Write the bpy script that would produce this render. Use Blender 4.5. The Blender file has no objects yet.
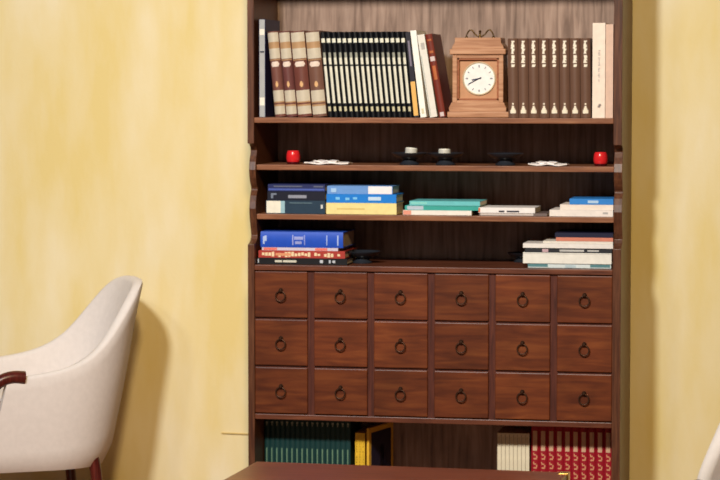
import bpy, bmesh, math, random
from mathutils import Vector, Matrix
random.seed(7)
S = bpy.context.scene
C = S.collection
R = math.radians

# ------------------------------------------------------------------ camera
F, VPX, HY = 2500.0, 850.0, 85.0
PITCH = math.atan((240 - HY) / F)
YAW = math.atan((VPX - 360) / F * math.cos(PITCH))
fw = Vector((-math.sin(YAW) * math.cos(PITCH), math.cos(YAW) * math.cos(PITCH), -math.sin(PITCH)))
rt = Vector((math.cos(YAW), math.sin(YAW), 0))
up = rt.cross(fw)
CAM = Vector((1.7959, -7.4, 1.37))


def at(px, py, Y=0.0):
    """world point on the plane y = Y seen at the photo position"""
    d = fw + rt * ((px - 360) / F) + up * ((240 - py) / F)
    return CAM + d * ((Y - CAM.y) / d.y)


def atz(px, py, z):
    d = fw + rt * ((px - 360) / F) + up * ((240 - py) / F)
    return CAM + d * ((z - CAM.z) / d.z)


cd = bpy.data.cameras.new('camera')
cd.lens = F / 720 * 36
cd.sensor_width = 36
cam = bpy.data.objects.new('camera', cd)
C.objects.link(cam)
cam.location = CAM
cam.rotation_euler = (math.pi / 2 - PITCH, 0, YAW)
S.camera = cam
cd.dof.use_dof = True
cd.dof.focus_distance = 6.7
cd.dof.aperture_fstop = 5.6


# ------------------------------------------------------------------ materials
def lin(c):
    out = []
    for v in c:
        v /= 255.0
        out.append(v / 12.92 if v <= 0.04045 else ((v + 0.055) / 1.055) ** 2.4)
    return tuple(out) + (1,)


_m = {}


def flat(col, rough=0.5, metal=0.0, spec=0.28, var=0.06, name=None):
    """procedural paint / paper / cloth: one colour with a faint mottling"""
    key = (col, rough, metal)
    if key in _m:
        return _m[key]
    m = bpy.data.materials.new(name or 'surface')
    m.use_nodes = True
    nt = m.node_tree
    b = nt.nodes['Principled BSDF']
    b.inputs['Roughness'].default_value = rough
    b.inputs['Metallic'].default_value = metal
    b.inputs['Specular IOR Level'].default_value = spec
    tc = nt.nodes.new('ShaderNodeTexCoord')
    n = nt.nodes.new('ShaderNodeTexNoise')
    n.inputs['Scale'].default_value = 60
    n.inputs['Detail'].default_value = 4
    nt.links.new(tc.outputs['Object'], n.inputs['Vector'])
    r = nt.nodes.new('ShaderNodeValToRGB')
    a = lin(col)
    r.color_ramp.elements[0].position = 0.3
    r.color_ramp.elements[1].position = 0.7
    r.color_ramp.elements[0].color = tuple(v * (1 - var) for v in a[:3]) + (1,)
    r.color_ramp.elements[1].color = tuple(min(1, v * (1 + var)) for v in a[:3]) + (1,)
    nt.links.new(n.outputs['Fac'], r.inputs['Fac'])
    nt.links.new(r.outputs['Color'], b.inputs['Base Color'])
    _m[key] = m
    return m


def wood(name, dark, mid, light, axis='X', scale=9.0, rough=0.38, stretch=14.0, blotch=0.0, tone=0.06):
    m = bpy.data.materials.new(name)
    m.use_nodes = True
    nt = m.node_tree
    b = nt.nodes['Principled BSDF']
    b.inputs['Roughness'].default_value = rough
    b.inputs['Specular IOR Level'].default_value = 0.35
    tc = nt.nodes.new('ShaderNodeTexCoord')
    mp = nt.nodes.new('ShaderNodeMapping')
    sc = {'X': (1, stretch, stretch), 'Y': (stretch, 1, stretch), 'Z': (stretch, stretch, 1)}[axis]
    mp.inputs['Scale'].default_value = sc
    oi = nt.nodes.new('ShaderNodeObjectInfo')
    ad = nt.nodes.new('ShaderNodeVectorMath')
    ad.operation = 'MULTIPLY_ADD'
    ad.inputs[1].default_value = (1, 1, 1)
    cmb = nt.nodes.new('ShaderNodeCombineXYZ')
    ml = nt.nodes.new('ShaderNodeMath')
    ml.operation = 'MULTIPLY'
    ml.inputs[1].default_value = 37.0
    nt.links.new(oi.outputs['Random'], ml.inputs[0])
    for i in range(3):
        nt.links.new(ml.outputs[0], cmb.inputs[i])
    nt.links.new(tc.outputs['Object'], mp.inputs['Vector'])
    nt.links.new(mp.outputs['Vector'], ad.inputs[0])
    nt.links.new(cmb.outputs[0], ad.inputs[2])
    n = nt.nodes.new('ShaderNodeTexNoise')
    n.inputs['Scale'].default_value = scale
    n.inputs['Detail'].default_value = 6
    n.inputs['Distortion'].default_value = 0.6
    nt.links.new(ad.outputs[0], n.inputs['Vector'])
    r = nt.nodes.new('ShaderNodeValToRGB')
    e = r.color_ramp.elements
    e[0].position = 0.28
    e[0].color = lin(dark)
    e[1].position = 0.74
    e[1].color = lin(light)
    k = e.new(0.5)
    k.color = lin(mid)
    nt.links.new(n.outputs['Fac'], r.inputs['Fac'])
    n2 = nt.nodes.new('ShaderNodeTexNoise')       # worn, darker stained patches
    n2.inputs['Scale'].default_value = 7
    n2.inputs['Detail'].default_value = 3
    mp2 = nt.nodes.new('ShaderNodeVectorMath')
    mp2.operation = 'ADD'
    nt.links.new(tc.outputs['Object'], mp2.inputs[0])
    nt.links.new(cmb.outputs[0], mp2.inputs[1])
    nt.links.new(mp2.outputs[0], n2.inputs['Vector'])
    r2 = nt.nodes.new('ShaderNodeValToRGB')
    r2.color_ramp.elements[0].position = 0.32
    r2.color_ramp.elements[0].color = (1 - blotch,) * 3 + (1,)
    r2.color_ramp.elements[1].position = 0.6
    r2.color_ramp.elements[1].color = (1, 1, 1, 1)
    nt.links.new(n2.outputs['Fac'], r2.inputs['Fac'])
    mx = nt.nodes.new('ShaderNodeMix')
    mx.data_type = 'RGBA'
    mx.blend_type = 'MULTIPLY'
    mx.inputs['Factor'].default_value = 1
    nt.links.new(r.outputs['Color'], mx.inputs[6])
    nt.links.new(r2.outputs['Color'], mx.inputs[7])
    hs = nt.nodes.new('ShaderNodeHueSaturation')      # every board a slightly different tone
    mr = nt.nodes.new('ShaderNodeMapRange')
    mr.inputs[3].default_value = 1 - tone
    mr.inputs[4].default_value = 1 + tone
    nt.links.new(oi.outputs['Random'], mr.inputs[0])
    nt.links.new(mr.outputs[0], hs.inputs['Value'])
    nt.links.new(mx.outputs[2], hs.inputs['Color'])
    nt.links.new(hs.outputs['Color'], b.inputs['Base Color'])
    bp = nt.nodes.new('ShaderNodeBump')
    bp.inputs['Strength'].default_value = 0.08
    bp.inputs['Distance'].default_value = 0.002
    nt.links.new(n.outputs['Fac'], bp.inputs['Height'])
    nt.links.new(bp.outputs['Normal'], b.inputs['Normal'])
    return m


W_SIDE = wood('bookcase_side_wood', (66, 36, 24), (88, 52, 34), (108, 68, 46), 'Z', blotch=0.15)
W_SHELF = wood('bookcase_shelf_wood', (112, 68, 46), (136, 88, 62), (156, 108, 78), 'X', blotch=0.1)
W_BACK = wood('bookcase_back_wood', (112, 88, 76), (148, 122, 108), (172, 146, 132), 'Z', scale=5, rough=0.55, blotch=0.25)
W_FRAME = wood('drawer_frame_wood', (62, 32, 26), (82, 42, 34), (100, 54, 40), 'Z', blotch=0.1)
W_FRAME2 = wood('drawer_unit_wood', (78, 40, 28), (102, 56, 38), (122, 72, 50), 'X', blotch=0.15)
W_DRAWER = wood('drawer_wood', (82, 36, 18), (104, 50, 24), (124, 66, 32), 'X', scale=6, stretch=9, blotch=0.3, tone=0.16)
W_TABLE = wood('table_wood', (82, 34, 18), (108, 48, 28), (130, 66, 40), 'X', scale=6, rough=0.3)
W_CHAIR = wood('chair_wood', (54, 16, 14), (78, 26, 22), (98, 38, 30), 'Z', rough=0.3)
W_CLOCK = wood('clock_wood', (158, 110, 80), (182, 134, 102), (200, 156, 124), 'X', scale=8, rough=0.35, tone=0.03)
W_FLOOR = wood('floor_wood', (120, 80, 50), (150, 104, 66), (172, 126, 84), 'X', scale=3, rough=0.35)


def wall_mat():
    m = bpy.data.materials.new('yellow_wall_with_light_bands')
    m.use_nodes = True
    nt = m.node_tree
    b = nt.nodes['Principled BSDF']
    b.inputs['Roughness'].default_value = 0.62
    b.inputs['Specular IOR Level'].default_value = 0.3
    tc = nt.nodes.new('ShaderNodeTexCoord')
    mp = nt.nodes.new('ShaderNodeMapping')
    mp.inputs['Scale'].default_value = (3.2, 1, 0.9)  # upright cream streaks: soft bands of light painted into the yellow
    nt.links.new(tc.outputs['Object'], mp.inputs['Vector'])
    n = nt.nodes.new('ShaderNodeTexNoise')
    n.inputs['Scale'].default_value = 1.6
    n.inputs['Detail'].default_value = 5
    n.inputs['Roughness'].default_value = 0.55
    nt.links.new(mp.outputs[0], n.inputs['Vector'])
    r = nt.nodes.new('ShaderNodeValToRGB')
    e = r.color_ramp.elements
    e[0].position = 0.36
    e[0].color = lin((226, 205, 140))
    e[1].position = 0.66
    e[1].color = lin((235, 222, 188))
    nt.links.new(n.outputs['Fac'], r.inputs['Fac'])
    nt.links.new(r.outputs['Color'], b.inputs['Base Color'])
    n3 = nt.nodes.new('ShaderNodeTexNoise')
    n3.inputs['Scale'].default_value = 90
    bp = nt.nodes.new('ShaderNodeBump')
    bp.inputs['Strength'].default_value = 0.1
    bp.inputs['Distance'].default_value = 0.003
    nt.links.new(tc.outputs['Object'], n3.inputs['Vector'])
    nt.links.new(n3.outputs['Fac'], bp.inputs['Height'])
    nt.links.new(bp.outputs['Normal'], b.inputs['Normal'])
    return m


WALL = wall_mat()
BRONZE = flat((70, 48, 36), 0.38, 0.7, name='dark_bronze')
BRASS = flat((196, 150, 70), 0.3, 0.85, name='brass')
BLACK = flat((38, 42, 50), 0.28, name='black_lacquer')
FABRIC = flat((224, 216, 214), 0.85, spec=0.2, var=0.03, name='white_upholstery')
PAGES = flat((226, 212, 184), 0.8, name='page_edges')
GREYPAGES = flat((196, 176, 150), 0.8, name='yellowed_page_edges')


# ------------------------------------------------------------------ mesh helpers
class MB:
    def __init__(self):
        self.bm = bmesh.new()

    def box(self, x0, x1, y0, y1, z0, z1, bev=0.0, seg=2):
        bm = bmesh.new()
        bmesh.ops.create_cube(bm, size=1)
        for v in bm.verts:
            v.co = Vector((x0 + (v.co.x + .5) * (x1 - x0), y0 + (v.co.y + .5) * (y1 - y0), z0 + (v.co.z + .5) * (z1 - z0)))
        if bev:
            bmesh.ops.bevel(bm, geom=bm.edges[:], offset=bev, segments=seg, affect='EDGES', profile=0.5)
        self.join(bm)
        return self

    def join(self, bm, mat=None):
        me = bpy.data.meshes.new('t')
        bm.to_mesh(me)
        bm.free()
        if mat:
            me.transform(mat)
        self.bm.from_mesh(me)
        bpy.data.meshes.remove(me)
        return self

    def prism(self, pts, a0, a1, axis='X', bev=0.0):
        """closed outline extruded along an axis; pts are the two other coordinates in order"""
        bm = bmesh.new()

        def mk(p, a):
            return {'X': (a, p[0], p[1]), 'Y': (p[0], a, p[1]), 'Z': (p[0], p[1], a)}[axis]
        A = [bm.verts.new(mk(p, a0)) for p in pts]
        B = [bm.verts.new(mk(p, a1)) for p in pts]
        n = len(pts)
        bm.faces.new(A)
        bm.faces.new(B[::-1])
        for i in range(n):
            bm.faces.new((A[i], B[i], B[(i + 1) % n], A[(i + 1) % n]))
        bmesh.ops.recalc_face_normals(bm, faces=bm.faces[:])
        if bev:
            es = [e for e in bm.edges if len(e.link_faces) == 2 and e.calc_face_angle(0) > 0.6]
            bmesh.ops.bevel(bm, geom=es, offset=bev, segments=2, affect='EDGES', profile=0.5)
        self.join(bm)
        return self

    def lathe(self, prof, n=32, c=(0, 0, 0), axis='Z'):
        bm = bmesh.new()
        rings = []
        for r, h in prof:
            ring = []
            if r < 1e-6:
                ring = [bm.verts.new((0, 0, h))] * n
            else:
                ring = [bm.verts.new((r * math.cos(2 * math.pi * i / n), r * math.sin(2 * math.pi * i / n), h)) for i in range(n)]
            rings.append(ring)
        for a, b in zip(rings, rings[1:]):
            for i in range(n):
                q = []
                for v in (a[i], a[(i + 1) % n], b[(i + 1) % n], b[i]):
                    if v not in q:
                        q.append(v)
                if len(q) > 2:
                    bm.faces.new(q)
        for ring in (rings[0], rings[-1]):
            if len(set(ring)) > 2:
                bm.faces.new(ring)
        bmesh.ops.recalc_face_normals(bm, faces=bm.faces[:])
        M = Matrix.Translation(c)
        if axis == 'Y':                     # profile height runs towards the viewer (-y)
            M = M @ Matrix.Rotation(math.pi / 2, 4, 'X')
        self.join(bm, M)
        return self

    def tube(self, pts, r, n=12, closed=False, flat_=1.0):
        """swept round (or flattened) bar through pts; r number or list"""
        bm = bmesh.new()
        P = [Vector(p) for p in pts]
        N = len(P)
        rad = r if isinstance(r, (list, tuple)) else [r] * N
        rings = []
        prevu = None
        for i in range(N):
            if closed:
                t = (P[(i + 1) % N] - P[i - 1]).normalized()
            else:
                t = (P[min(i + 1, N - 1)] - P[max(i - 1, 0)]).normalized()
            if prevu is None:
                u = t.cross(Vector((0, 0, 1)) if abs(t.z) < 0.9 else Vector((1, 0, 0))).normalized()
            else:
                u = (prevu - t * prevu.dot(t)).normalized()
            prevu = u
            v = t.cross(u)
            rings.append([bm.verts.new(P[i] + (u * math.cos(2 * math.pi * k / n) * rad[i] * flat_ + v * math.sin(2 * math.pi * k / n) * rad[i])) for k in range(n)])
        rng = range(N) if closed else range(N - 1)
        for i in rng:
            a, b = rings[i], rings[(i + 1) % N]
            for k in range(n):
                bm.faces.new((a[k], a[(k + 1) % n], b[(k + 1) % n], b[k]))
        if not closed:
            bm.faces.new(rings[0])
            bm.faces.new(rings[-1])
        bmesh.ops.recalc_face_normals(bm, faces=bm.faces[:])
        self.join(bm)
        return self

    def build(self, name, mat, parent=None, smooth=None):
        me = bpy.data.meshes.new(name)
        self.bm.to_mesh(me)
        self.bm.free()
        me.materials.append(mat)
        o = bpy.data.objects.new(name, me)
        C.objects.link(o)
        if parent:
            o.parent = parent
        if smooth:
            for p in me.polygons:
                p.use_smooth = True
            me.set_sharp_from_angle(angle=R(smooth))
        return o


def thing(name, label, cat, loc=(0, 0, 0), rot=(0, 0, 0), group=None):
    o = bpy.data.objects.new(name, None)
    C.objects.link(o)
    o.empty_display_size = 0.05
    o.location = loc
    o.rotation_euler = rot
    tag(o, label, cat, group)
    return o


def tag(o, label, cat, group=None):
    o['label'] = label
    o['category'] = cat
    if group:
        o['group'] = group
    return o


def copy_tree(o, parent=None):
    c = o.copy()
    C.objects.link(c)
    if parent:
        c.parent = parent
    for ch in list(o.children):
        copy_tree(ch, c)
    return c


def dup(o, loc, label, rot=None):
    c = copy_tree(o)
    c.location = loc
    if rot:
        c.rotation_euler = rot
    c['label'] = label
    return c


def structure(o):
    o['kind'] = 'structure'
    return o


# ------------------------------------------------------------------ the setting
WY = 0.345                                   # wall face behind the bookcase
structure(MB().box(-4.2, 4.0, WY, WY + 0.15, 0, 3.6).build('wall_back', WALL))
structure(MB().box(-4.2, 4.0, -8.2, WY + 0.15, -0.06, 0).build('floor', W_FLOOR))
b_ = MB().box(-4.2, -0.03, WY - 0.016, WY - 0.0005, 0, 0.065, 0.003)
b_.box(1.19, 4.0, WY - 0.016, WY - 0.0005, 0, 0.065, 0.003)
structure(b_.build('baseboard_back', wood('baseboard_wood', (84, 48, 32), (110, 66, 44), (130, 84, 58), 'X')))

# thin painted-over cable on the wall left of the bookcase
p0, p1 = at(221, 433, WY), at(256, 433, WY)
cb = MB().tube([(p0.x, WY + 0.004, p0.z), (p0.x + 0.006, WY - 0.002, p0.z), (p1.x, WY - 0.002, p0.z - 0.001)], 0.0028, 8)
tag(cb.build('cable', flat((208, 182, 120), 0.6), smooth=40), 'thin yellowish cable running along the wall into the left side of the bookcase', 'cable')

# ------------------------------------------------------------------ bookcase
XI0, XI1 = 0.0199, 1.1114                   # inner faces of the two sides
XO0, XO1 = -0.0005, 1.1365
DEP = 0.34
Z1 = at(254, 117.4).z                       # top faces of the shelves
Z2 = 1.1285 - 0.001
Z3 = 0.977
Z4 = 0.823
ZB = 0.366
ZBASE = 0.09
TSH = 0.0165
ZTOP = 1.757
YS = 0.032                                  # front of the two set-back shelves
bc = thing('bookcase', 'tall dark wooden bookcase with open shelves above eighteen small drawers, standing against the yellow wall', 'bookcase')

prof = [(143.5, 0), (144.3, .020), (147, .034), (151, .040), (156, .033), (162, .023), (170, .018), (178, .024), (184, .034),
        (188, .045), (189.5, .047), (191, .045), (196, .032), (202, .024), (209, .020), (217, .024), (224, .031), (231, .040),
        (236, .045), (240, .038), (243, .018), (244.5, 0)]
out = [(0, 2.08)] + [(y, at(248, py).z) for py, y in prof] + [(0, 0), (DEP, 0), (DEP, 2.08)]
MB().prism(out, XO0, XI0, 'X', 0.0012).build('side_panel', W_SIDE, bc)
MB().prism(out, XI1, XO1, 'X', 0.0012).build('side_panel', W_SIDE, bc)
MB().box(XI0, XI1, DEP - 0.014, DEP, 0.02, 2.08).build('back_panel', W_BACK, bc)


def shelf(z, y0, nm='shelf', wd=W_SHELF):
    return MB().box(XI0, XI1, y0, DEP - 0.014, z - TSH, z, 0.002).build(nm, wd, bc)


shelf(ZTOP + TSH, 0.004)
shelf(Z1, 0.002)
shelf(Z2, YS)
shelf(Z3, YS)
shelf(Z4, 0.0, 'drawer_unit_top', W_FRAME2)
shelf(ZB, 0.002, 'drawer_unit_bottom', W_FRAME2)
shelf(ZBASE, 0.004)
MB().box(XI0, XI1, 0.02, 0.04, 0.0, ZBASE - TSH, 0.001).build('plinth', W_SIDE, bc)
crown = [(-0.04, 2.14), (-0.04, 2.125), (-0.03, 2.115), (-0.015, 2.10), (0.0, 2.08), (DEP, 2.08), (DEP, 2.14)]
MB().prism(crown, XO0 - 0.03, XO1 + 0.03, 'X', 0.001).build('cornice', W_SIDE, bc)

# drawers: 6 x 3, each a drawer front with its own ring pull
NX, NZ = 6, 3
zt = Z4 - TSH
DW = 0.1645                                  # width of a drawer front
pw = (XI1 - XI0 - .001 - DW) / (NX - 1)
ph = (zt - ZB) / NZ
fr = MB()
for i in range(1, NX):
    x = XI0 + DW / 2 + (i - .5) * pw
    fr.box(x - 0.012, x + 0.012, 0.010, 0.30, ZB, zt)
for k in range(1, NZ):
    z = ZB + k * ph
    fr.box(XI0, XI1, 0.0105, 0.30, z - 0.006, z + 0.006)
fr.build('drawer_frame', W_FRAME, bc)
ring_pts = [(0.0148 * math.cos(a), 0, 0.0152 * math.sin(a)) for a in [2 * math.pi * i / 28 for i in range(28)]]
dproto = None
for k in range(NZ):
    for i in range(NX):
        xc = XI0 + .0005 + DW / 2 + i * pw
        zc = zt - (k + .5) * ph
        if dproto is None:
            hw, hh = DW / 2, ph / 2 - 0.0032
            d = MB().box(-hw, hw, 0, 0.018, -hh, hh, 0.0025).box(-hw + .004, hw - .004, 0.018, 0.28, -hh + .004, hh - .02)
            dproto = d.build('drawer', W_DRAWER, bc)
            pl = MB().lathe([(0.0068, 0), (0.0068, 0.0015), (0.0055, 0.003), (0.0035, 0.0045), (0.004, 0.008), (0.0055, 0.010), (0.004, 0.0125), (0, 0.013)], 20, (0, 0, 0.013), 'Y')
            plate = pl.build('knob_plate', BRONZE, dproto, 40)
            rg = MB().tube([(p[0], -0.0075 - 0.0016 * (1 - p[2] / .0152), p[2] - 0.0045) for p in ring_pts], 0.0020, 8, True)
            rg.build('ring_pull', BRONZE, dproto, 60)
            dr = dproto
        else:
            dr = copy_tree(dproto, bc)
        dr.location = (xc, 0.002, zc)


# ------------------------------------------------------------------ books
def arc_y(fx, e):
    """depth of a rounded spine at a fraction of its width"""
    t = 2 * fx - 1
    return e * t * t


def patch(mb, w, h, e, fx0, fx1, fz0, fz1, off=0.0006):
    n = 6 if e > 0 else 1
    fs = [fx0 + (fx1 - fx0) * i / n for i in range(n + 1)]
    o_ = [(f * w, arc_y(f, e) - off) for f in fs]
    i_ = [(f * w, arc_y(f, e) + 0.0003) for f in reversed(fs)]
    mb.prism(o_ + i_, fz0 * h, fz1 * h, 'Z')


def book(name, label, cat, w, h, d, col, spine=(), e=0.0, group=None, loc=(0, 0, 0), rot=(0, 0, 0), side=(), soft=False,
         rough=0.45, pages=None):
    """spine faces -y, thickness along +x, height along +z"""
    t = thing(name, label, cat, loc, rot, group)
    bt = 0.0008 if soft else min(0.0024, w * .18)
    ov = 0.0004 if soft else 0.003
    n = 8 if e > 0 else 1
    fs = [i / n for i in range(n + 1)]
    outer = [(0, d)] + [(f * w, arc_y(f, e)) for f in fs] + [(w, d)]
    inner = [(w - bt, d)] + [(bt + (w - 2 * bt) * f, arc_y(f, e) + bt) for f in reversed(fs)] + [(bt, d)]
    MB().prism(outer + inner, 0, h, 'Z').build('cover', flat(col, rough), t, 50 if e > 0 else None)
    MB().box(bt * 1.02, w - bt * 1.02, e + bt * 1.1, d - ov, ov, h - ov).build('page_block', pages or PAGES, t)
    for k_s, (nm, c, rects) in enumerate(spine):
        one_by_one = nm in ('spine_band', 'gold_band', 'spine_panel', 'spine_label', 'spine_stripe', 'spine_line')
        for run in ([[q] for q in rects] if one_by_one else [rects]):
            mb = MB()
            for q in run:
                patch(mb, w, h, e, *q, off=.0005 + .0003 * k_s)
            mb.build(nm, flat(c, rough), t)
    for nm, c, rects in side:               # marks on the right-hand cover: (y0, y1, z0, z1) in fractions
        mb = MB()
        for y0, y1, z0, z1 in rects:
            mb.box(w - 0.0003, w + 0.0005, y0 * d, y1 * d, z0 * h, z1 * h)
        mb.build(nm, flat(c, rough), t)
    return t


def glyphs(fx0, fx1, fz0, fz1, n, seed, vertical=True, fill=.62):
    """a run of small letter-like strokes too small to read"""
    rnd = random.Random(seed)
    out_ = []
    st = (fz1 - fz0) / n
    for i in range(n):
        if rnd.random() < .1:
            continue
        a = fz0 + i * st
        j0 = fx0 + (fx1 - fx0) * rnd.uniform(0, .35)
        j1 = fx1 - (fx1 - fx0) * rnd.uniform(0, .35)
        out_.append((j0, j1, a, a + st * fill))
    return out_


ORD = ['first', 'second', 'third', 'fourth', 'fifth', 'sixth', 'seventh', 'eighth', 'ninth', 'tenth', 'eleventh', 'twelfth',
       'thirteenth', 'fourteenth', 'fifteenth', 'sixteenth', 'seventeenth']
PX = 0.00297                                # metres per photo pixel at the shelf fronts
YB = 0.022
e_ = 0.0006


def lean(deg):
    return (0, -R(deg), 0)


# --- top shelf, from the left
g = 'books standing on the top shelf'
x = at(259.3, 117, YB).x
book('hardcover_book', 'tall thin grey-spined book with navy covers, leftmost on the top shelf', 'book', 6.3 * PX, 0.297, 0.20, (24, 34, 84),
     [('spine_panel', (166, 168, 170), [(.06, .94, .003, .997)]),
      ('spine_label', (232, 226, 214), [(.1, .9, .84, .90), (.1, .9, .12, .2)]),
      ('spine_title', (40, 42, 60), [(.15, .85, .66, .675)])], loc=(x, YB, Z1 + e_), group=g)
lv = [(274.6, 11.2, 'leftmost of the four, beside the thin grey-spined book'), (286.0, 11.2, 'second of the four from the left'),
      (297.6, 14.4, 'third of the four from the left and wider'), (312.4, 14.4, 'rightmost of the four, touching the black striped set')]
for i, (px, wp, tx) in enumerate(lv):
    x = at(px, 117, YB).x
    mid = [(116, 74, 66), (104, 62, 60), (108, 62, 54), (112, 78, 66)][i]
    book('leather_volume', 'leaning leather-bound volume with cream spine bands, ' + tx, 'book', wp * PX, 0.260, 0.19, mid,
         [('spine_band', (198, 188, 170), [(.02, .98, .875, .985), (.02, .98, .68, .80), (.02, .98, .03, .125), (.02, .98, .18, .31)]),
          ('gold_band', (176, 140, 104), [(.02, .98, .80, .875), (.02, .98, .125, .145), (.02, .98, .165, .18), (.02, .98, .66, .672)]),
          ('title_panel', (226, 208, 196), [(.14, .86, .60, .63), (.2, .8, .585, .645)]),
          ('emblem', (212, 168, 120), [(.38, .62, .36, .40), (.44, .56, .345, .415)])],
         e=0.010, loc=(x, YB, Z1 + e_), rot=lean(5.3), group='leather volumes on the top shelf')
# sixteen black volumes with pale stripes
x0, x1 = at(328.2, 117, YB).x, at(413.4, 117, YB).x
pit = (x1 - x0) / 16
th = 5.6
wv = pit * math.cos(R(th)) - 0.0008
lab = lambda i: 'black volume with pale spine stripes leaning left, %s of the sixteen from the left' % ORD[i]
v0 = book('encyclopedia_volume', lab(0), 'book', wv, 0.258, 0.18, (12, 14, 20),
          [('spine_label', (226, 226, 210), [(.08, .80, .875, .925)]),
           ('spine_title', (150, 152, 140), [(.18, .68, .70, .76), (.25, .6, .66, .70)]),
           ('spine_stripe', (222, 220, 204), [(.1, .66, .165, .60), (.1, .66, .62, .70)]),
           ('volume_mark', (196, 190, 158), [(.2, .7, .07, .125)])],
          e=0.005, loc=(x0, YB, Z1 + e_), rot=lean(th), group='black striped volumes on the top shelf')
for i in range(1, 16):
    dup(v0, (x0 + i * pit, YB, Z1 + e_), lab(i))
book('hardcover_book', 'slim leaning book, black upper spine and yellow lower spine, right of the black set', 'book',
     4.8 * PX, 0.257, 0.18, (30, 28, 38),
     [('spine_panel', (224, 176, 98), [(.02, .98, .02, .42)]), ('spine_title', (120, 112, 130), [(.3, .7, .6, .9)])],
     loc=(at(414.0, 117, YB).x, YB, Z1 + e_), rot=lean(6.0), group=g)
book('hardcover_book', 'bright white tall book leaning left, just right of the yellow and black spine', 'book', 6.0 * PX, 0.262, 0.18, (240, 238, 232),
     [('spine_title', (206, 200, 170), [(.3, .7, .04, .10)])], loc=(at(420.6, 117, YB).x, YB, Z1 + e_), rot=lean(7.0), group=g)
book('hardcover_book', 'off-white leaning book with greenish-grey spine line, left of the red-brown book', 'book', 7.4 * PX, 0.250, 0.18, (222, 218, 210),
     [('spine_line', (170, 176, 168), [(.08, .18, .02, .75)]), ('spine_title', (178, 174, 170), [(.3, .8, .82, .9)])],
     loc=(at(430.1, 117, YB).x, YB, Z1 + e_), rot=lean(9.2), group=g)
book('hardcover_book', 'red-brown leather book leaning steeply beside the wooden mantel clock', 'book', 6.7 * PX, 0.252, 0.17, (112, 42, 30),
     [('spine_label', (206, 190, 190), [(.15, .85, .675, .73), (.2, .8, .01, .06)]),
      ('spine_title', (176, 96, 52), [(.2, .8, .77, .80), (.25, .75, .45, .62), (.2, .8, .92, .94)])],
     e=0.003, loc=(at(439.2, 117, YB).x, YB, Z1 + e_), rot=lean(9.9), group=g, pages=GREYPAGES)
# eight brown volumes
x0 = at(508.2, 118, YB).x
pit = 10.42 * PX
lab = lambda i: ('brown volume with pale script spine title, ' + ('beside the mantel clock, leftmost of the eight' if i == 0 else
                 'rightmost of the eight, touching the white boxed book' if i == 7 else '%s of the eight right of the mantel clock' % ORD[i]))
v0 = book('encyclopedia_volume', lab(0), 'book', pit * math.cos(R(.8)) - 0.0012, 0.236, 0.18, (104, 76, 62),
          [('spine_title', (236, 228, 212), glyphs(.28, .74, .64, .97, 20, 3, fill=1.0)),
           ('emblem', (236, 226, 206), [(.22, .78, .055, .10), (.32, .68, .10, .125), (.40, .60, .125, .15), (.42, .58, .165, .185)])],
          e=0.007, loc=(x0, YB, Z1 + e_), rot=lean(.8), group='brown volumes on the top shelf')
for i in range(1, 8):
    dup(v0, (x0 + i * pit, YB, Z1 + e_), lab(i))
book('boxed_book', 'large white boxed book with grey spine writing, right of the brown volumes', 'book', 12.6 * PX, 0.281, 0.20, (238, 222, 208),
     [('spine_title', (176, 166, 162), glyphs(.42, .62, .38, .72, 22, 5)), ('emblem', (150, 138, 134), [(.42, .62, .11, .13), (.5, .7, .125, .15)])],
     loc=(at(592.2, 118, YB).x, YB, Z1 + e_), group=g)


book('hardcover_book', 'pale pink plain-spined book, rightmost on the top shelf against the bookcase side', 'book', 7.4 * PX, 0.277, 0.19, (216, 184, 166),
     loc=(at(605.2, 118, YB).x, YB + .004, Z1 + e_), group=g)


def stack(z, Y, items, group):
    """items from the bottom up: (px0, px1, thickness px, py of spine, kwargs)"""
    for px0, px1, tp, py, dy, kw in items:
        w = tp * PX
        a, b = at(px0, py, Y + dy).x, at(px1, py, Y + dy).x
        book(w=w - 0.0004, h=b - a, loc=(a, Y + dy, z + w), rot=(0, math.pi / 2, 0), group=group, cat='book', **kw)
        z += w


n_ = 'hardcover_book'
# --- stacks on the third shelf
YC = YS + 0.012
stack(Z3 + e_, YC, [
    (266, 325, 13.6, 207, 0, dict(name=n_, label='dark teal book with white left spine end, bottom of the leftmost lying stack', d=.19, col=(34, 56, 76),
        spine=[('spine_panel', (230, 226, 212), [(.04, .96, .01, .31)]), ('spine_stripe', (150, 186, 200), [(.04, .96, .25, .32)]),
               ('emblem', (206, 208, 206), [(.3, .6, .93, .965)]), ('spine_title', (92, 116, 130), [(.15, .22, .4, .78)])])),
    (267.5, 325, 9.2, 195, .004, dict(name=n_, label='black book with grey spine title, middle of the leftmost lying stack', d=.18, col=(20, 22, 40),
        spine=[('spine_title', (140, 144, 160), [(.4, .75, .36, .68)]), ('emblem', (110, 120, 140), [(.2, .8, .06, .1), (.2, .4, .1, .16)])])),
    (268, 325, 7.4, 187, .002, dict(name=n_, label='navy book with lighter blue stripe, top of the leftmost lying stack', d=.18, col=(34, 42, 92),
        spine=[('spine_stripe', (72, 92, 170), [(.6, .85, .01, .99)]), ('spine_title', (90, 96, 120), [(.2, .4, .8, .97), (.2, .38, .1, .6)])])),
], 'books lying on the third shelf')
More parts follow.
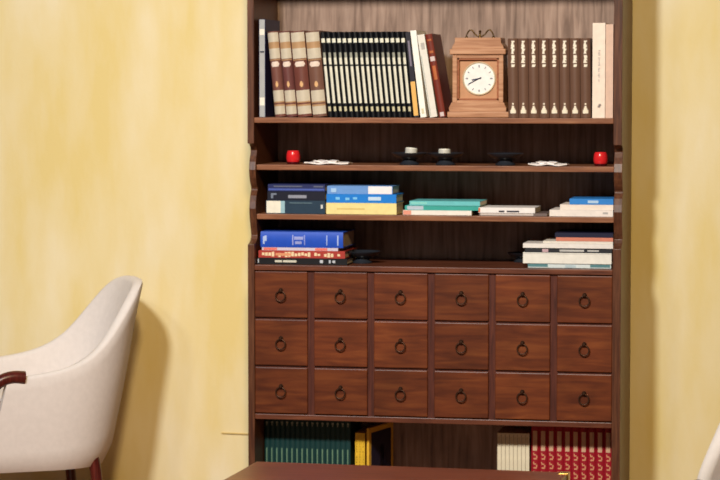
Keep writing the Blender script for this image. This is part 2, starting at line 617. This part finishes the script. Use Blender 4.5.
stack(Z3 + e_, YC, [
    (326.3, 396.5, 11.6, 208, 0, dict(name=n_, label='pale yellow thick book lying under the bright blue book', d=.13, col=(232, 216, 150),
        spine=[('spine_title', (214, 190, 120), [(.45, .6, .15, .55)])])),
    (326.6, 396.3, 9.0, 198, .002, dict(name=n_, label='bright blue book with pale lettering lying on the pale yellow book', d=.13, col=(22, 122, 214),
        spine=[('spine_title', (190, 216, 240), [(.3, .7, .60, .78)]), ('emblem', (120, 190, 240), [(.35, .65, .13, .19), (.4, .7, .27, .33), (.35, .6, .38, .44)])])),
    (327.2, 392.5, 8.4, 189, .004, dict(name=n_, label='light blue book with white right end, lying on the bright blue book', d=.13, col=(104, 150, 214),
        spine=[('spine_panel', (236, 230, 236), [(.03, .97, .63, .99)]), ('emblem', (160, 196, 236), [(.3, .8, .06, .14)])])),
], 'books lying on the third shelf')
stack(Z3 + e_, YC, [
    (403, 471.5, 4.8, 213, 0, dict(name='paperback_book', label='white thin paperback with pinkish left end, under the teal books', d=.15, col=(232, 226, 220), soft=True,
        spine=[('spine_panel', (222, 150, 130), [(.05, .95, .005, .12)])])),
    (405, 479, 4.8, 208, .004, dict(name='paperback_book', label='dark teal paperback with pale left lettering, middle of the teal stack', d=.15, col=(58, 160, 152), soft=True,
        spine=[('spine_panel', (176, 190, 206), [(.1, .9, .03, .25)])])),
    (409.5, 480, 4.6, 203, .002, dict(name='paperback_book', label='light turquoise paperback, top of the teal stack in the shelf middle', d=.15, col=(104, 190, 196), soft=True,
        spine=[('spine_title', (130, 206, 200), [(.2, .7, .02, .25)])])),
], 'books lying on the third shelf')
stack(Z3 + e_, YC, [
    (479, 547, 2.8, 215, 0, dict(name='paperback_book', label='dark thin paperback sticking out right beneath the white paperback', d=.14, col=(112, 98, 96), soft=True,
        spine=[('spine_panel', (196, 186, 182), [(.1, .9, .02, .8)])])),
    (478.5, 535, 5.6, 211, -.002, dict(name='paperback_book', label='white paperback with small black spine lettering, between teal and blue-topped stacks', d=.14, col=(234, 230, 230), soft=True,
        spine=[('spine_title', (60, 58, 70), [(.55, .85, .36, .46), (.55, .85, .50, .72)]), ('spine_panel', (206, 110, 74), [(.1, .9, .0, .03)])])),
], 'books lying on the third shelf')
stack(Z3 + e_, YC, [
    (549.5, 613, 6.6, 214, 0, dict(name=n_, label='white book at the bottom of the right stack on the third shelf', d=.17, col=(232, 224, 220),
        spine=[('spine_title', (176, 172, 172), [(.3, .6, .84, .92)])])),
    (560, 613.3, 5.4, 207, .003, dict(name='paperback_book', label='cream white paperback lying just beneath the bright blue paperback', d=.16, col=(236, 222, 212), soft=True)),
    (569.5, 613.3, 6.0, 201, .002, dict(name='paperback_book', label='bright blue paperback on top of the right stack, third shelf', d=.16, col=(48, 130, 212), soft=True,
        spine=[('spine_title', (176, 208, 240), [(.3, .75, .42, .66)])])),
], 'books lying on the third shelf')
# --- stacks on top of the drawers
YD = 0.03
stack(Z4 + e_, YD, [
    (257, 347, 6.4, 260, 0, dict(name=n_, label='black book with white spine lettering, bottom of the stack under the thick blue book', d=.20, col=(20, 20, 24),
        spine=[('spine_title', (206, 204, 190), [(.35, .7, .2, .28), (.35, .7, .29, .44)]), ('emblem', (190, 196, 206), [(.25, .75, .70, .735), (.25, .75, .80, .82), (.3, .7, .84, .87), (.2, .8, .01, .022)])])),
    (258.5, 345, 7.6, 253, .004, dict(name=n_, label='red book with cream decorated spine lettering, between black and thick blue books', d=.20, col=(168, 58, 50),
        spine=[('spine_title', (232, 208, 170), glyphs(.15, .9, .04, .95, 24, 11, fill=.8)), ('emblem', (220, 150, 110), [(.35, .7, .2, .38)])])),
    (262, 338, 3.2, 248, .006, dict(name='paperback_book', label='thin white and red paperback directly under the thick blue book', d=.19, col=(206, 196, 214), soft=True,
        spine=[('spine_panel', (226, 120, 110), [(.1, .9, .02, .2), (.1, .9, .7, .86)])])),
    (260.5, 343, 16.2, 238, .002, dict(name=n_, label='thick royal blue book on top of the left stack above the drawers', d=.19, col=(34, 80, 194), pages=GREYPAGES, e=.003,
        spine=[('spine_title', (150, 160, 220), [(.2, .85, .385, .40), (.3, .5, .41, .52), (.6, .78, .42, .5), (.2, .85, .53, .54)]),
               ('emblem', (170, 190, 236), [(.3, .8, .03, .05), (.25, .6, .05, .075), (.2, .85, .93, .945), (.2, .85, .80, .81)])])),
], 'books lying on the drawer top')
stack(Z4 + e_, YD, [
    (528, 611.0, 4.4, 265.5, .004, dict(name='paperback_book', label='pale thin paperback with teal spine patches, bottom of the right stack above drawers', d=.2, col=(206, 218, 222), soft=True,
        spine=[('spine_panel', (86, 130, 138), [(.1, .8, .0, .24), (.1, .8, .75, .99)]), ('spine_title', (176, 196, 206), [(.3, .9, .45, .58)])])),
    (523, 611.5, 11.0, 257, 0, dict(name=n_, label='thick white book in the right stack above the drawers', d=.21, col=(230, 228, 222),
        spine=[('spine_stripe', (206, 204, 200), [(.05, .12, .0, 1)])])),
    (525, 612.0, 4.6, 249, .004, dict(name=n_, label='black thin book with white lettering, lying on the thick white book', d=.2, col=(40, 42, 48),
        spine=[('spine_title', (186, 186, 186), [(.3, .75, .40, .68), (.35, .7, .72, .85)]), ('emblem', (190, 160, 170), [(.2, .9, .2, .27)])])),
    (523, 613.0, 4.6, 244, 0, dict(name='paperback_book', label='white paperback under the salmon pink one in the right stack', d=.2, col=(228, 224, 222), soft=True)),
    (543, 613.0, 2.6, 241, .003, dict(name='paperback_book', label='thin cream paperback between the white and salmon pink ones', d=.18, col=(220, 214, 206), soft=True)),
    (556, 613.0, 3.8, 238, .002, dict(name='paperback_book', label='salmon pink paperback in the right stack above the drawers', d=.18, col=(206, 128, 108), soft=True)),
    (555, 613.0, 4.6, 234, .005, dict(name='paperback_book', label='dark navy paperback on top of the right stack above the drawers', d=.18, col=(26, 28, 56), soft=True)),
], 'books lying on the drawer top')

# --- bottom compartment
YE = 0.12
zb = ZBASE + e_
x0, x1 = max(XI0 + .002, at(258.6, 440, YE).x), at(350.5, 440, YE).x
pit = (x1 - x0) / 17
lab = lambda i: 'dark green volume in the bottom compartment, %s of the seventeen from the left' % ORD[i]
v0 = book('encyclopedia_volume', lab(0), 'book', pit - 0.0004, at(305, 418.2, YE).z - zb, 0.17, (18, 54, 56),
          [('spine_title', (150, 160, 150), [(.3, .7, .925, .95), (.4, .6, .90, .92)]),
           ('spine_stripe', (98, 130, 108), [(.36, .6, .1, .62)])], e=0.002, loc=(x0, YE, zb), group='green volumes in the bottom compartment')
for i in range(1, 17):
    dup(v0, (x0 + i * pit, YE, zb), lab(i))
# yellow magazines: a bundle of spines and one turned to show its cover
mg = 'yellow bordered magazines in the bottom compartment'
hm = at(361, 433, YE).z - zb
xm = at(355.2, 450, YE).x
lab = ['yellow magazine beside the green volumes', 'yellow magazine second from the green volumes', 'yellow magazine third from the green volumes']
for i in range(3):
    book('magazine', lab[i] + ', bottom compartment', 'magazine', 3.4 * PX - .0003, hm, .17, (224, 184, 50),
         [('spine_title', (150, 118, 30), glyphs(.3, .7, .2, .9, 18, 20 + i))], soft=True, loc=(xm + i * 3.4 * PX, YE, zb), group=mg)
p = at(366.0, 450, YE)
h2 = at(367, 428.5, YE).z - zb
book('magazine', 'yellow-bordered magazine turned outward to show its dark picture cover', 'magazine', 2.6 * PX, h2, .18, (226, 180, 60),
     side=[('cover_picture', (38, 34, 58), [(.09, .91, .07, .93)]), ('picture_figure', (110, 86, 70), [(.45, .62, .42, .72), (.5, .75, .2, .45), (.7, .8, .1, .3)])],
     soft=True, loc=(p.x + 0.002, YE + 0.002, zb), rot=(0, 0, -R(14)), group=mg)
# white magazines
x0, x1 = at(497.2, 450, YE).x, at(529.4, 450, YE).x
pit = (x1 - x0) / 8
hw_ = at(513, 433.3, YE).z - zb
lab = lambda i: 'white slim volume in the bottom compartment, %s of the eight left of the red volumes' % ORD[i]
v0 = book('journal_volume', lab(0), 'book', pit - 0.0005, hw_, .17, (222, 214, 190),
          [('spine_title', (204, 194, 164), [(.2, .8, .84, .95)]), ('spine_line', (176, 164, 146), [(.0, .12, .02, .98)])], soft=True,
          loc=(x0, YE, zb), group='white volumes in the bottom compartment')
for i in range(1, 8):
    dup(v0, (x0 + i * pit, YE, zb), lab(i))
# ten red volumes
x0, x1 = at(531.2, 450, YE).x, at(612.5, 450, YE).x
pit = (x1 - x0) / 10
lab = lambda i: 'red volume with gold spine ornament, %s of the ten from the white volumes' % ORD[i]
orn = []
for k in range(5):
    z = .12 + k * .115
    orn += [(.3, .72, z, z + .018), (.62, .78, z + .018, z + .05), (.28, .62, z + .05, z + .066), (.24, .38, z + .066, z + .085)]
v0 = book('encyclopedia_volume', lab(0), 'book', pit - 0.0005, at(570, 427, YE).z - zb, .17, (150, 22, 40),
          [('spine_label', (204, 168, 140), [(.2, .74, .69, .94)]), ('spine_ornament', (206, 148, 112), orn)],
          e=0.004, loc=(x0, YE, zb), group='red volumes in the bottom compartment')
for i in range(1, 10):
    dup(v0, (x0 + i * pit, YE, zb), lab(i))

# ------------------------------------------------------------------ mantel clock
q = at(477.0, 118, 0.03)
k_ = PX * 1.03
ck = thing('mantel_clock', 'small light wooden mantel clock with round white dial and brass handle on the top shelf', 'clock', (q.x, 0.035, Z1 + e_))
hz = lambda py: (118.6 - py) * PX
cd_ = 0.105
MB().box(-30 * k_, 31 * k_, 0, cd_ + .012, 0, hz(112.6), 0.003).build('base', W_CLOCK, ck)
pr = [(-28 * k_, hz(112.6)), (-28.5 * k_, hz(109)), (-27 * k_, hz(106)), (-26.2 * k_, hz(103.4)), (26.2 * k_, hz(103.4)), (27 * k_, hz(106)), (28.5 * k_, hz(109)), (28 * k_, hz(112.6))]
MB().prism(pr, 0.004, cd_ + .008, 'Y', 0.001).build('base_moulding', W_CLOCK, ck)
bd = MB()                                    # case with a square opening
bx = 25.2 * k_
ix, iz0, iz1 = 20.6 * k_, hz(101.2), hz(58.4)
bd.box(-bx, -ix, 0.008, cd_, hz(103.4), hz(55), .0015).box(ix, bx, 0.008, cd_, hz(103.4), hz(55), .0015)
bd.box(-ix, ix, 0.009, cd_, hz(103.4), iz0).box(-ix, ix, 0.009, cd_, iz1, hz(55)).box(-ix, ix, 0.03, cd_, iz0, iz1)
bd.build('case', W_CLOCK, ck)
fm = MB()
for a, b, c, d in ((-ix, -ix + .006, iz0, iz1), (ix - .006, ix, iz0, iz1), (-ix, ix, iz0, iz0 + .006), (-ix, ix, iz1 - .006, iz1)):
    fm.box(a, b, 0.012, 0.03, c, d, 0.0008)
fm.build('door_frame', wood('clock_frame_wood', (128, 72, 44), (150, 90, 58), (170, 108, 72), 'X'), ck)
MB().box(-ix + .006, ix - .006, 0.022, 0.031, iz0 + .006, iz1 - .006).build('dial_board', flat((190, 140, 104), .4), ck)
cc = (0.8 * k_, 0, hz(79.2))
MB().lathe([(16.4 * k_, 0), (16.5 * k_, .003), (15.8 * k_, .0045), (15.1 * k_, .003), (14.9 * k_, .0005)], 48, (cc[0], .022, cc[2]), 'Y').build('bezel', flat((224, 208, 176), .3, .3), ck, 50)
MB().lathe([(15.3 * k_, 0), (15.3 * k_, .0022), (0, .0024)], 48, (cc[0], .0222, cc[2]), 'Y').build('dial', flat((236, 234, 232), .45), ck)


def bar(ang, r0, r1, w, y):
    """radial bar on the dial; ang clockwise from twelve"""
    bm = bmesh.new()
    bmesh.ops.create_cube(bm, size=1)
    for v in bm.verts:
        v.co = Vector((v.co.x * w, v.co.y * .0006, r0 + (v.co.z + .5) * (r1 - r0)))
    mb = MB()
    mb.join(bm, Matrix.Translation((cc[0], y, cc[2])) @ Matrix.Rotation(R(ang), 4, 'Y'))
    return mb


tk = MB()
for h in range(12):
    t_ = bar(h * 30, 11.0 * k_, 13.2 * k_, .0022 if h % 3 else .0036, .0196)
    me = bpy.data.meshes.new('t')
    t_.bm.to_mesh(me)
    tk.bm.from_mesh(me)
    t_.bm.free()
tk.build('hour_marks', flat((110, 112, 126), .5), ck)
HND = flat((36, 40, 70), .4)
bar(243, -.008, 11.6 * k_, .0026, .0185).build('minute_hand', HND, ck)
bar(258, -.006, 7.4 * k_, .0036, .0190).build('hour_hand', HND, ck)
MB().box(-27.8 * k_, 27.8 * k_, 0.001, cd_ + .006, hz(55), hz(49.4), 0.003).build('cornice', W_CLOCK, ck)
pr = [(-25.8 * k_, hz(49.4)), (-25 * k_, hz(46.4)), (-23 * k_, hz(43.5)), (-22.6 * k_, hz(38)), (22.6 * k_, hz(38)), (23 * k_, hz(43.5)), (25 * k_, hz(46.4)), (25.8 * k_, hz(49.4))]
MB().prism(pr, 0.006, cd_, 'Y', 0.001).build('top_moulding', W_CLOCK, ck)
hd = MB()
ym = cd_ / 2
for s in (-1, 1):
    pts = []
    for t in range(17):                       # each side curls up and over from the centre post
        a = t / 16
        if a < .3:
            xx, zz = 2 + 3 * a / .3, 1.2 + 2.0 * math.sin(a / .3 * 1.5)
        else:
            b = (a - .3) / .7
            xx = 5 + 8.6 * b
            zz = 3.4 + 6.6 * math.sin(b * 2.7) - b * 4.0
        pts.append((s * xx * k_, ym, hz(38) + zz * k_))
    hd.tube(pts, .0022, 8)
hd.lathe([(.006, 0), (.006, .003), (.0035, .006), (.003, .016), (.0045, .019), (.003, .022), (0, .023)], 16, (0, ym, hz(38)))
for s in (-1, 1):
    hd.lathe([(.005, 0), (.005, .002), (.003, .004), (.002, .006), (0, .0062)], 12, (s * 13.4 * k_, ym, hz(38)))
hd.build('handle', flat((96, 74, 44), .35, .8), ck, 50)

# ------------------------------------------------------------------ second shelf: candle cups, paper, dishes
RED = flat((208, 38, 42), 0.18, name='red_glass')
DRED = flat((70, 10, 18), 0.25, name='dark_red_glass')


def votive(px, label):
    p = at(px, 164, .10)
    t = thing('candle_cup', label, 'candle holder', (p.x, .10, Z2 + e_), group='red candle cups on the second shelf')
    MB().lathe([(0, 0), (.0145, 0), (.0180, .004), (.0212, .014), (.0215, .022), (.0200, .033), (.0168, .041), (.0155, .041), (.0182, .033), (.0195, .022), (.016, .010), (0, .009)], 28).build('glass', RED, t, 50)
    MB().lathe([(0, 0), (.0175, 0), (.0200, .003), (.0204, .006), (.0186, .0066), (.0, .0066)], 28, (0, 0, 0)).build('foot', DRED, t, 50)
    MB().lathe([(0, .0092), (.0155, .0102), (.0155, .026), (0, .0265)], 20).build('candle', flat((214, 70, 62), .5), t, 50)
    return t


votive(293.2, 'small red glass candle cup at the left end of the second shelf')
votive(600.5, 'small red glass candle cup at the right end of the second shelf')


def paper(px0, px1, label, seed):
    p0, p1 = at(px0, 164.5, .07), at(px1, 164.5, .07)
    w = p1.x - p0.x
    rnd = random.Random(seed)
    t = thing('folded_paper', label, 'paper', ((p0.x + p1.x) / 2, .07, Z2 + e_), group='folded papers on the second shelf')
    for nm, a, b, z, dep, bump in (('sheet', -.5, .5, .0006, .07, .003), ('top_flap', -.30, .22, .0055, .055, .0035)):
        bm = bmesh.new()
        nx, ny = 14, 5
        G = {}
        for i in range(nx + 1):
            for j in range(ny + 1):
                fx = a + (b - a) * i / nx
                zz = z + abs(rnd.gauss(0, .15)) * bump + 1.2 * bump * (.5 + .5 * math.sin(i * .8 + j + seed))
                G[i, j] = bm.verts.new((fx * w, -dep / 2 + dep * j / ny + .01 * math.sin(i * .5), zz))
        for i in range(nx):
            for j in range(ny):
                bm.faces.new((G[i, j], G[i + 1, j], G[i + 1, j + 1], G[i, j + 1]))
        r_ = bmesh.ops.extrude_face_region(bm, geom=bm.faces[:])
        for v in r_['geom']:
            if isinstance(v, bmesh.types.BMVert):
                v.co.z += .0035
        bmesh.ops.recalc_face_normals(bm, faces=bm.faces[:])
        mb = MB()
        mb.join(bm)
        mb.build(nm, flat((246, 240, 240), .7), t, 40)
    return t


paper(306.5, 350, 'white folded paper lying beside the left red candle cup', 1)
paper(529.5, 568, 'white folded paper lying beside the right red candle cup', 2)

dish_prof = [(0, 0), (.030, 0), (.031, .003), (.027, .006), (.022, .010), (.020, .015), (.022, .018), (.034, .021), (.046, .027), (.054, .034),
             (.0555, .036), (.054, .037), (.045, .031), (.030, .0265), (0, .0255)]


def dish(px, py, Y, zs, label, sc=1.0):
    p = at(px, py, Y)
    o = MB().lathe([(r * sc, h * sc) for r, h in dish_prof], 40).build('candle_dish', BLACK, None, 45)
    o.location = (p.x, Y, zs + e_)
    return tag(o, label, 'candle holder', 'black footed candle dishes')


def tealight(px, Y, zs, label, tilt):
    p = at(px, 155, Y)
    t = thing('tealight_candle', label, 'candle', (p.x, Y, zs + e_ + .0265 + .003 * (tilt > 3)), (R(-2), R(tilt), 0), 'white tealight candles in the dishes')
    MB().lathe([(0, 0), (.0185, 0), (.0188, .001), (.0188, .0200), (.0182, .0200), (.018, .0185), (0, .0182)], 28).build('metal_cup', flat((214, 212, 204), .35, .2), t, 50)
    MB().lathe([(0, .0180), (.0176, .0180), (.0172, .0220), (.004, .0230), (0, .0230)], 24).build('wax', flat((236, 234, 222), .5), t, 50)
    MB().tube([(0, 0, .0225), (.0008, 0, .027)], .0008, 6).build('wick', flat((60, 52, 44), .8), t)
    return t


dish(409.5, 164, .085, Z2, 'black footed dish holding a candle, left of the three on the second shelf')
tealight(411, .085, Z2, 'white tealight tilted in the left black dish', 5)
dish(445.5, 164, .085, Z2, 'black footed dish holding a candle, middle of the three on the second shelf')
tealight(444.5, .085, Z2, 'white tealight lying level in the middle black dish', 0)
dish(505.5, 164, .085, Z2, 'empty black footed dish near the right folded paper, second shelf')
dish(362.5, 262, .13, Z4, 'black footed dish beside the thick blue book above the drawers')
dish(521.5, 264, .27, Z4, 'black footed dish behind the right book stack above the drawers', .8)

# ------------------------------------------------------------------ coffee table
ZT = 0.45
A, B = atz(256.5, 461.2, ZT), atz(569, 472.2, ZT)
ang = math.atan2(B.y - A.y, B.x - A.x)
L = (B - A).length
tb = thing('coffee_table', 'low reddish-brown wooden coffee table in the foreground before the bookcase', 'table', (A.x, A.y, 0), (0, 0, ang))
TD = 0.62
MB().box(0, L, -TD, 0, ZT - .032, ZT, .004, 3).build('tabletop', W_TABLE, tb)
ap = MB().box(.05, L - .05, -.07, -.05, ZT - .11, ZT - .032).box(.05, L - .05, -TD + .05, -TD + .07, ZT - .11, ZT - .032)
ap.box(.05, .07, -TD + .07, -.07, ZT - .11, ZT - .032).box(L - .07, L - .05, -TD + .07, -.07, ZT - .11, ZT - .032)
ap.build('apron', W_TABLE, tb)
for lx in (.03, L - .08):
    for ly in (-.08, -TD + .03):
        bm = bmesh.new()
        bmesh.ops.create_cube(bm, size=1)
        for v in bm.verts:
            s = 1.0 if v.co.z > 0 else .68
            v.co = Vector((lx + .025 + v.co.x * .05 * s, ly + .025 + v.co.y * .05 * s, .0005 + (v.co.z + .5) * (ZT - .033)))
        bmesh.ops.bevel(bm, geom=bm.edges[:], offset=.003, segments=2, affect='EDGES')
        mb = MB()
        mb.join(bm)
        mb.build('leg', W_TABLE, tb)
cap = MB().box(L - .022, L + .0025, -.03, .0025, ZT - .034, ZT + .0012, .001)
cap.build('corner_cap', BRASS, tb)['label'] = 'yellow brass corner of the tabletop'


# ------------------------------------------------------------------ tub chair
def make_chair(label):
    t = thing('tub_chair', label, 'chair', group=None)
    ZLO = .212
    N = 64

    def half(t, a, yb, yf):                   # t 0..2: round the back quarter, then along the straight arm
        if t < 1:
            th_ = t * math.pi / 2
            return a * math.sin(th_) ** .74, yb * math.cos(th_) ** .74
        return a, yf * (t - 1)
    ts = [i / 400 for i in range(801)]
    ref = [Vector(half(t, .28, -.31, .12)) for t in ts]
    acc = [0.0]
    for p_, q_ in zip(ref, ref[1:]):
        acc.append(acc[-1] + (q_ - p_).length)

    def plan(u, a, yb, yf):
        """u -1..1 by length round the back from one arm front to the other; the middle is the back"""
        d_ = abs(u) * acc[-1]
        i_ = next((k for k in range(1, len(acc)) if acc[k] >= d_ - 1e-9), len(acc) - 1)
        f_ = (d_ - acc[i_ - 1]) / max(1e-9, acc[i_] - acc[i_ - 1])
        x_, y_ = half(ts[i_ - 1] + (ts[i_] - ts[i_ - 1]) * min(1, max(0, f_)), a, yb, yf)
        return (x_ if u >= 0 else -x_), y_

    def rim(u):
        s = abs(u)
        return .497 + .02 * (1 - s) + .257 / (1 + (s / .42) ** 5)

    bm = bmesh.new()
    rings = []
    for i in range(N + 1):
        u = -1 + 2 * i / N
        zr = rim(u)
        prof_ = []
        M = 9
        for k in range(M + 1):                # outside, bottom to top
            f = k / M
            z = ZLO + (zr - .012 - ZLO) * f
            prof_.append((z, 0.0))
        prof_ += [(zr - .003, .004), (zr, .014), (zr - .003, .026), (zr - .012, .031)]
        for k in range(M, -1, -1):            # inside, top to bottom
            f = k / M
            prof_.append((ZLO + .02 + (zr - .016 - ZLO - .02) * f, .032))
        ring = []
        for z, inn in prof_:
            h = (z - ZLO) / .52
            belly = .02 * math.sin(min(1, h * 1.2) * math.pi)
            tuck = .018 * max(0, 1 - (z - ZLO) / .03) ** 2
            a = .255 + .035 * h + belly * .4 - inn - tuck
            yb = -(.250 + .105 * h ** 1.15 + belly * .3) + inn + tuck
            yf = .17 - .12 * h
            x_, y_ = plan(u, a, yb, yf)
            ring.append(bm.verts.new((x_, y_, z)))
        rings.append(ring)
    P_ = len(rings[0])
    for r0, r1 in zip(rings, rings[1:]):
        for k in range(P_):
            bm.faces.new((r0[k], r0[(k + 1) % P_], r1[(k + 1) % P_], r1[k]))
    bm.faces.new(rings[0])
    bm.faces.new(rings[-1])
    bmesh.ops.recalc_face_normals(bm, faces=bm.faces[:])
    mb = MB()
    mb.join(bm)
    mb.build('shell', FABRIC, t, 55)
    # seat: cushion with rounded front filling the tub
    def outline(a, yb, yf, n=28):
        pts = []
        for i in range(n + 1):
            pts.append(plan(-1 + 2 * i / n, a, yb, yf))
        return pts
    MB().prism(outline(.218, -.225, .20), .36, .42, 'Z', .012).build('seat_cushion', FABRIC, t, 50)
    MB().prism(outline(.226, -.222, .165), .216, .359, 'Z', .004).build('seat_base', FABRIC, t, 50)
    # bent wooden arms running down into the front legs
    for s in (-1, 1):
        xa = s * .272
        zt_ = .506
        pts = [(xa, .052, zt_ - .006), (xa, .085, zt_ - .002), (xa, .115, zt_ - .008), (xa, .14, zt_ - .024), (xa, .158, zt_ - .052), (xa, .167, zt_ - .09), (xa, .172, zt_ - .16), (xa, .176, .30), (xa, .185, .0005)]
        sm = []
        for a, b in zip(pts, pts[1:]):
            for j in range(4):
                sm.append(Vector(a).lerp(Vector(b), j / 4))
        sm.append(Vector(pts[-1]))
        for _ in range(3):
            sm = [sm[0]] + [(sm[i - 1] + sm[i] * 2 + sm[i + 1]) / 4 for i in range(1, len(sm) - 1)] + [sm[-1]]
        n = len(sm)
        rr = [.020 - .005 * (i / n) for i in range(n)]
        MB().tube(sm, rr, 12).build('wooden_arm', W_CHAIR, t, 60)
    for s in (-1, 1):
        MB().tube([(s * .185, -.17, .25), (s * .19, -.18, .2), (s * .20, -.20, .0005)], [.020, .018, .013], 12).build('leg', W_CHAIR, t, 60)
    return t


ch = make_chair('white upholstered tub chair with dark wooden arms, left of the bookcase before the yellow wall')
ch.location = (-.696, -.065, 0)
ch.rotation_euler = (0, 0, R(90 + 30))
c2 = copy_tree(ch)
c2['label'] = 'white upholstered tub chair cut off at the lower right edge of the photo'
c2.location = (1.757, -1.95, 0)
c2.rotation_euler = (0, 0, R(180))


# ------------------------------------------------------------------ light
def area(name, loc, target, power, size, col, spread=180):
    l = bpy.data.lights.new(name, 'AREA')
    l.shape = 'DISK'
    l.size = size
    l.energy = power
    l.color = col
    l.spread = R(spread)
    o = bpy.data.objects.new(name, l)
    C.objects.link(o)
    o.location = loc
    o.rotation_euler = (Vector(target) - Vector(loc)).to_track_quat('-Z', 'Y').to_euler()
    return o


area('ceiling_lamp', (-.2, -5.6, 4.1), (.45, .3, 1.0), 82, .50, (.93, .97, 1.0), 92)
area('ceiling_lamp', (1.45, -5.6, 4.1), (.2, .3, 1.0), 56, .50, (1.0, .74, .38), 88)
area('ceiling_lamp', (-1.3, -5.6, 4.1), (-1.6, .3, .1), 15, .50, (.95, .95, .95), 90)
w = bpy.data.worlds.new('world')
S.world = w
w.use_nodes = True
nt = w.node_tree
bg = nt.nodes['Background']
tc = nt.nodes.new('ShaderNodeTexCoord')                 # the rest of the room: cool from above, warm from its walls
sx = nt.nodes.new('ShaderNodeSeparateXYZ')
nt.links.new(tc.outputs['Generated'], sx.inputs[0])
rp = nt.nodes.new('ShaderNodeValToRGB')
rp.color_ramp.elements[0].position = .05
rp.color_ramp.elements[0].color = (.96, .88, .84, 1)
rp.color_ramp.elements[1].position = .75
rp.color_ramp.elements[1].color = (.70, .76, 1.0, 1)
nt.links.new(sx.outputs['Z'], rp.inputs['Fac'])
nt.links.new(rp.outputs['Color'], bg.inputs['Color'])
bg.inputs['Strength'].default_value = .05

S.view_settings.view_transform = 'Standard'
S.view_settings.look = 'None'
S.view_settings.exposure = -0.17
S.view_settings.gamma = 1.0
S.view_settings.use_curve_mapping = False
